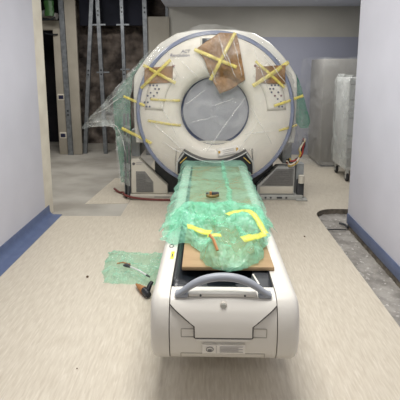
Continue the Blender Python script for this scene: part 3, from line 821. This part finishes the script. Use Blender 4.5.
# wires on the right, red hose on the left
W = thing('wire_harness',(1.02,4.5,.45),'loose bundle of red, yellow and black wires on the gantry\'s right side','wires')
cols = ['w_black','w_yellow','w_black','w_red','w_white','w_black','w_yellow','w_black','w_red','w_yellow','w_black','w_white']
for k,c in enumerate(cols):
    d = Vector((random.uniform(-.032,.032),random.uniform(-.02,.02),random.uniform(-.03,.03)))
    e = Vector((random.uniform(-.012,.012),random.uniform(-.02,.02),random.uniform(-.02,.02)))
    pts = [Vector((1.09,4.47,.72))+e,Vector((1.065,4.46,.63))+d,Vector((1.055,4.46,.55))-e,Vector((1.01,4.45,.475))+e,Vector((.95,4.45,.445))+d,Vector((.91,4.46,.475))-d]
    child(MB().tube(smoothpath(pts),.0105,6),'wire',M[c],W)
tag(MB().tube(smoothpath([(-1.16,4.78,.035),(-1.08,4.70,.014),(-1.02,4.64,.03),(-.97,4.50,.045),(-.86,4.445,.03),(-.65,4.43,.014),(-.42,4.42,.014),(-.28,4.43,.014)]),.013,8).build('hose',M['red_cable']),'dark red hose lying on the floor in front of the gantry base','hose')

# ------------------------------------------------------------------ wrapped cabinet and trolley
C = thing('cabinet',(2.1,6.4,0),'tall grey cabinet wrapped in plastic against the back wall','cabinet')
child(MB().box(1.735,2.75,6.10,6.85,.03,1.655,.01),'body',M['cabinet'],C)
child(MB().box(1.77,2.72,6.13,6.82,.003,.032),'plinth',M['graphite'],C)
def wrapc(u,v):
    # runs round the left side and the front, leaving the box loosely at the left
    if u < .45:
        f = u/.45; x = 1.56+(1.715-1.56)*f; y = 6.75-.68*f
    else:
        f = (u-.45)/.55; x = 1.715+f*1.05; y = 6.07
    z = .02+v*1.655
    if u < .45: x -= .12*(1-f)*(1-v)*0+.06*(1-f)*(1-abs(2*v-1))
    k = ridged((x*1.6,y,z*.7),3,3)
    return (x-.012*k*(u<.45), y-.014*max(0,k-.3), z+.01*nz((x,y,z),4)*(v>.02))
child(MB().grid(wrapc,80,60),'plastic_wrap',M['film_cab'],C,ang=180)
def skirt(u,v):
    a = u; x = 1.50+a*.75; y = 6.04-.10*v-.03*nz((x,0,0),5)+(.35*(1-a*2.5) if a<.4 else 0)
    z = .075*(1-v)+.02*max(0,nz((x,v,0),8))+.008
    return (x,y,z)
child(MB().grid(skirt,50,10),'wrap_skirt',M['film_cab'],C,ang=180)
K = thing('trolley',(2.12,5.6,0),'tall white trolley on castors wrapped in plastic behind the right wall','trolley')
child(MB().box(1.84,2.42,5.27,5.80,.16,1.39,.015),'body',M['cart'],K)
child(MB().box(1.86,2.40,5.262,5.272,.20,.46,.004),'drawer_front',M['cabinet'],K)
for z in (.62,.86,1.10,1.30): child(MB().box(1.855,2.40,5.260,5.272,z,z+.012,.003),'drawer_gap',M['cabinet'],K)
for x,y in ((1.885,5.30),(2.36,5.30),(1.885,5.75),(2.36,5.75)):
    cs = child(MB().box(x-.02,x+.02,y-.028,y+.028,.09,.162,.004),'castor',M['steel_grey'],K)
    child(MB().tube([(x-.018,y,.062),(x-.012,y,.062),(x+.012,y,.062),(x+.018,y,.062)],[.048,.06,.06,.048],20),'wheel',M['rubber'],cs)
    child(MB().cyl((x-.021,y,.062),(x+.021,y,.062),.026,16),'hub',M['steel_grey'],cs)
def wrapk(u,v):
    if u < .4:
        f = u/.4; x = 1.825; y = 5.82-.58*f
    else:
        f = (u-.4)/.6; x = 1.825+f*.63; y = 5.24
    z = .19+v*1.24
    if v > .93: x += (v-.93)*1.2*(2.10-x)*2; y += (v-.93)*1.2*.3
    k = ridged((x*2,y*2,z*.9),3.4,4)
    return (x-.025*max(0,k-.3)*(u<.45), y-.03*max(0,k-.3), z+.01*nz((x,y,z),5))
child(MB().grid(wrapk,60,70),'plastic_wrap',M['film_side'],K,ang=180)

# ------------------------------------------------------------------ things on the floor
def wf(u,v):
    l = -.83+.10*v*.3; x = -.755-.07*v+u*(.50+.07*v)+.03*nz((v,0,0),4); y = 2.62+v*.47+.02*nz((u*3,1,0),3)-(.03*u)
    e = min(1,min(u,1-u)/.08,min(v,1-v)/.1)
    z = .004+e*(.010+.026*(.5+.5*nz((x,y,0),7))+.05*max(0,ridged((x,y,4),6)-.4))
    return (x+.012*nz((x,y,8),9),y+.012*nz((x,y,9),9),z)
tag(MB().grid(wf,80,70).build('bubble_wrap',M['bubble_floor']),'small pale green bubble wrap sheet lying on the floor left of the table','bubble wrap')
P = thing('probe',(-.5,2.69,.05),'thin chrome probe with dark tips lying on the floor bubble wrap','tool')
child(MB().tube([(-.575,2.755,.060),(-.50,2.695,.062),(-.43,2.63,.060)],.006,8),'shaft',M['chrome'],P)
child(MB().tube([(-.625,2.765,.062),(-.60,2.765,.064),(-.570,2.752,.060)],[.006,.016,.010],8),'grip',M['graphite'],P)
child(MB().tube([(-.43,2.63,.060),(-.405,2.608,.058)],[.008,.005],8),'tip',M['graphite'],P)
child(MB().tube([(-.68,2.80,.058),(-.64,2.815,.060),(-.575,2.785,.060)],.005,8),'side_rod',M['wood'],P)
Q = thing('connector',(-.42,2.48,0),'black connector with tan cone end on the floor beside the table','connector')
child(MB().tube([(-.495,2.575,.022),(-.465,2.535,.024),(-.425,2.485,.028)],[.006,.018,.026],12),'cone',M['wood'],Q)
child(MB().tube([(-.43,2.49,.030),(-.405,2.455,.030),(-.385,2.425,.030)],[.022,.024,.019],12),'housing',M['black'],Q)
child(MB().tube([(-.40,2.46,.036),(-.385,2.485,.070),(-.372,2.50,.085)],[.018,.015,.012],10),'lever',M['black'],Q)
for (x,y,r),lb in zip(((-.875,2.70,.010),(-.24,1.54,.006),(-.66,1.80,.004),(.32,1.47,.006),(.88,3.45,.008)),
    ('brown crumb of debris on the vinyl left of the floor bubble wrap','tiny dark speck on the vinyl below the table\'s left front corner','tiny speck on the open vinyl between left wall and table','tiny speck on the vinyl below the table\'s right front corner','small dark crumb on the vinyl near the cut strip\'s far end')):
    mb = MB(); bmesh.ops.create_icosphere(mb.bm, subdivisions=2, radius=r)
    for v in mb.bm.verts: v.co *= 1+.35*noise.noise(v.co*140); v.co.z *= .6
    bmesh.ops.translate(mb.bm, verts=mb.bm.verts[:], vec=(x,y,r*.55))
    tag(mb.build('crumb',M['dirt']),lb,'debris','crumbs on the vinyl floor')
t = thing('crack_line',(1.24,3.71,-.045),'thin dark line of a crack across the cut strip beside the right wall','crack')
child(MB().tube([(1.14,3.70,-.038),(1.25,3.71,-.034),(1.345,3.705,-.036)],.006,8),'shaft',M['black'],t)  # dark tube standing for a black crack, not a loose part
tag(MB().tube([(1.33,3.86,-.030),(1.365,3.80,-.024),(1.372,3.74,-.026)],.012,6).build('scrap',M['graphite']),'small dark scrap in the cut strip at the wall\'s end','scrap')

# ------------------------------------------------------------------ light
def area(name, loc, sx, sy, w, col=(1,.96,.9), rot=(0,0,0)):
    l = bpy.data.lights.new(name,'AREA'); l.shape='RECTANGLE'; l.size=sx; l.size_y=sy; l.energy=w; l.color=col
    o = bpy.data.objects.new(name,l); COL.objects.link(o); o.location=loc; o.rotation_euler=rot
    return o
area('ceiling_lamp_near',(-.0,-.6,2.68),1.2,.6,15,(1,.978,.95))
area('ceiling_lamp_mid',(-.0,1.75,2.68),1.2,.6,59,(1,.978,.95))
area('ceiling_lamp_far',(.0,3.4,2.68),1.2,.6,23,(1,.978,.95))
area('ceiling_lamp_rear',(1.2,5.6,2.52),.9,.5,27,(1,.98,.95))
area('fill_light_rear_left',(-1.9,5.4,2.9),.9,.5,40,(1,.98,.95))  # unseen fill light added to brighten the left of the back room
w = bpy.data.worlds.new('world'); S.world = w; w.use_nodes = True
w.node_tree.nodes['Background'].inputs[0].default_value = (.6,.65,.7,1); w.node_tree.nodes['Background'].inputs[1].default_value = .1

# ------------------------------------------------------------------ camera
cam = bpy.data.cameras.new('camera'); co = bpy.data.objects.new('camera',cam); COL.objects.link(co)
co.location = (0,0,1.5); co.rotation_euler = (R(90-9.2),0,R(1.13))
cam.sensor_width = 36; cam.lens = 36; cam.shift_y = -66/400; cam.clip_start = .05
S.camera = co
S.view_settings.view_transform = 'Standard'; S.view_settings.look = 'None'; S.view_settings.gamma = 1
S.view_settings.use_curve_mapping = False; S.view_settings.exposure = 0
S.cycles.transparent_max_bounces = 24
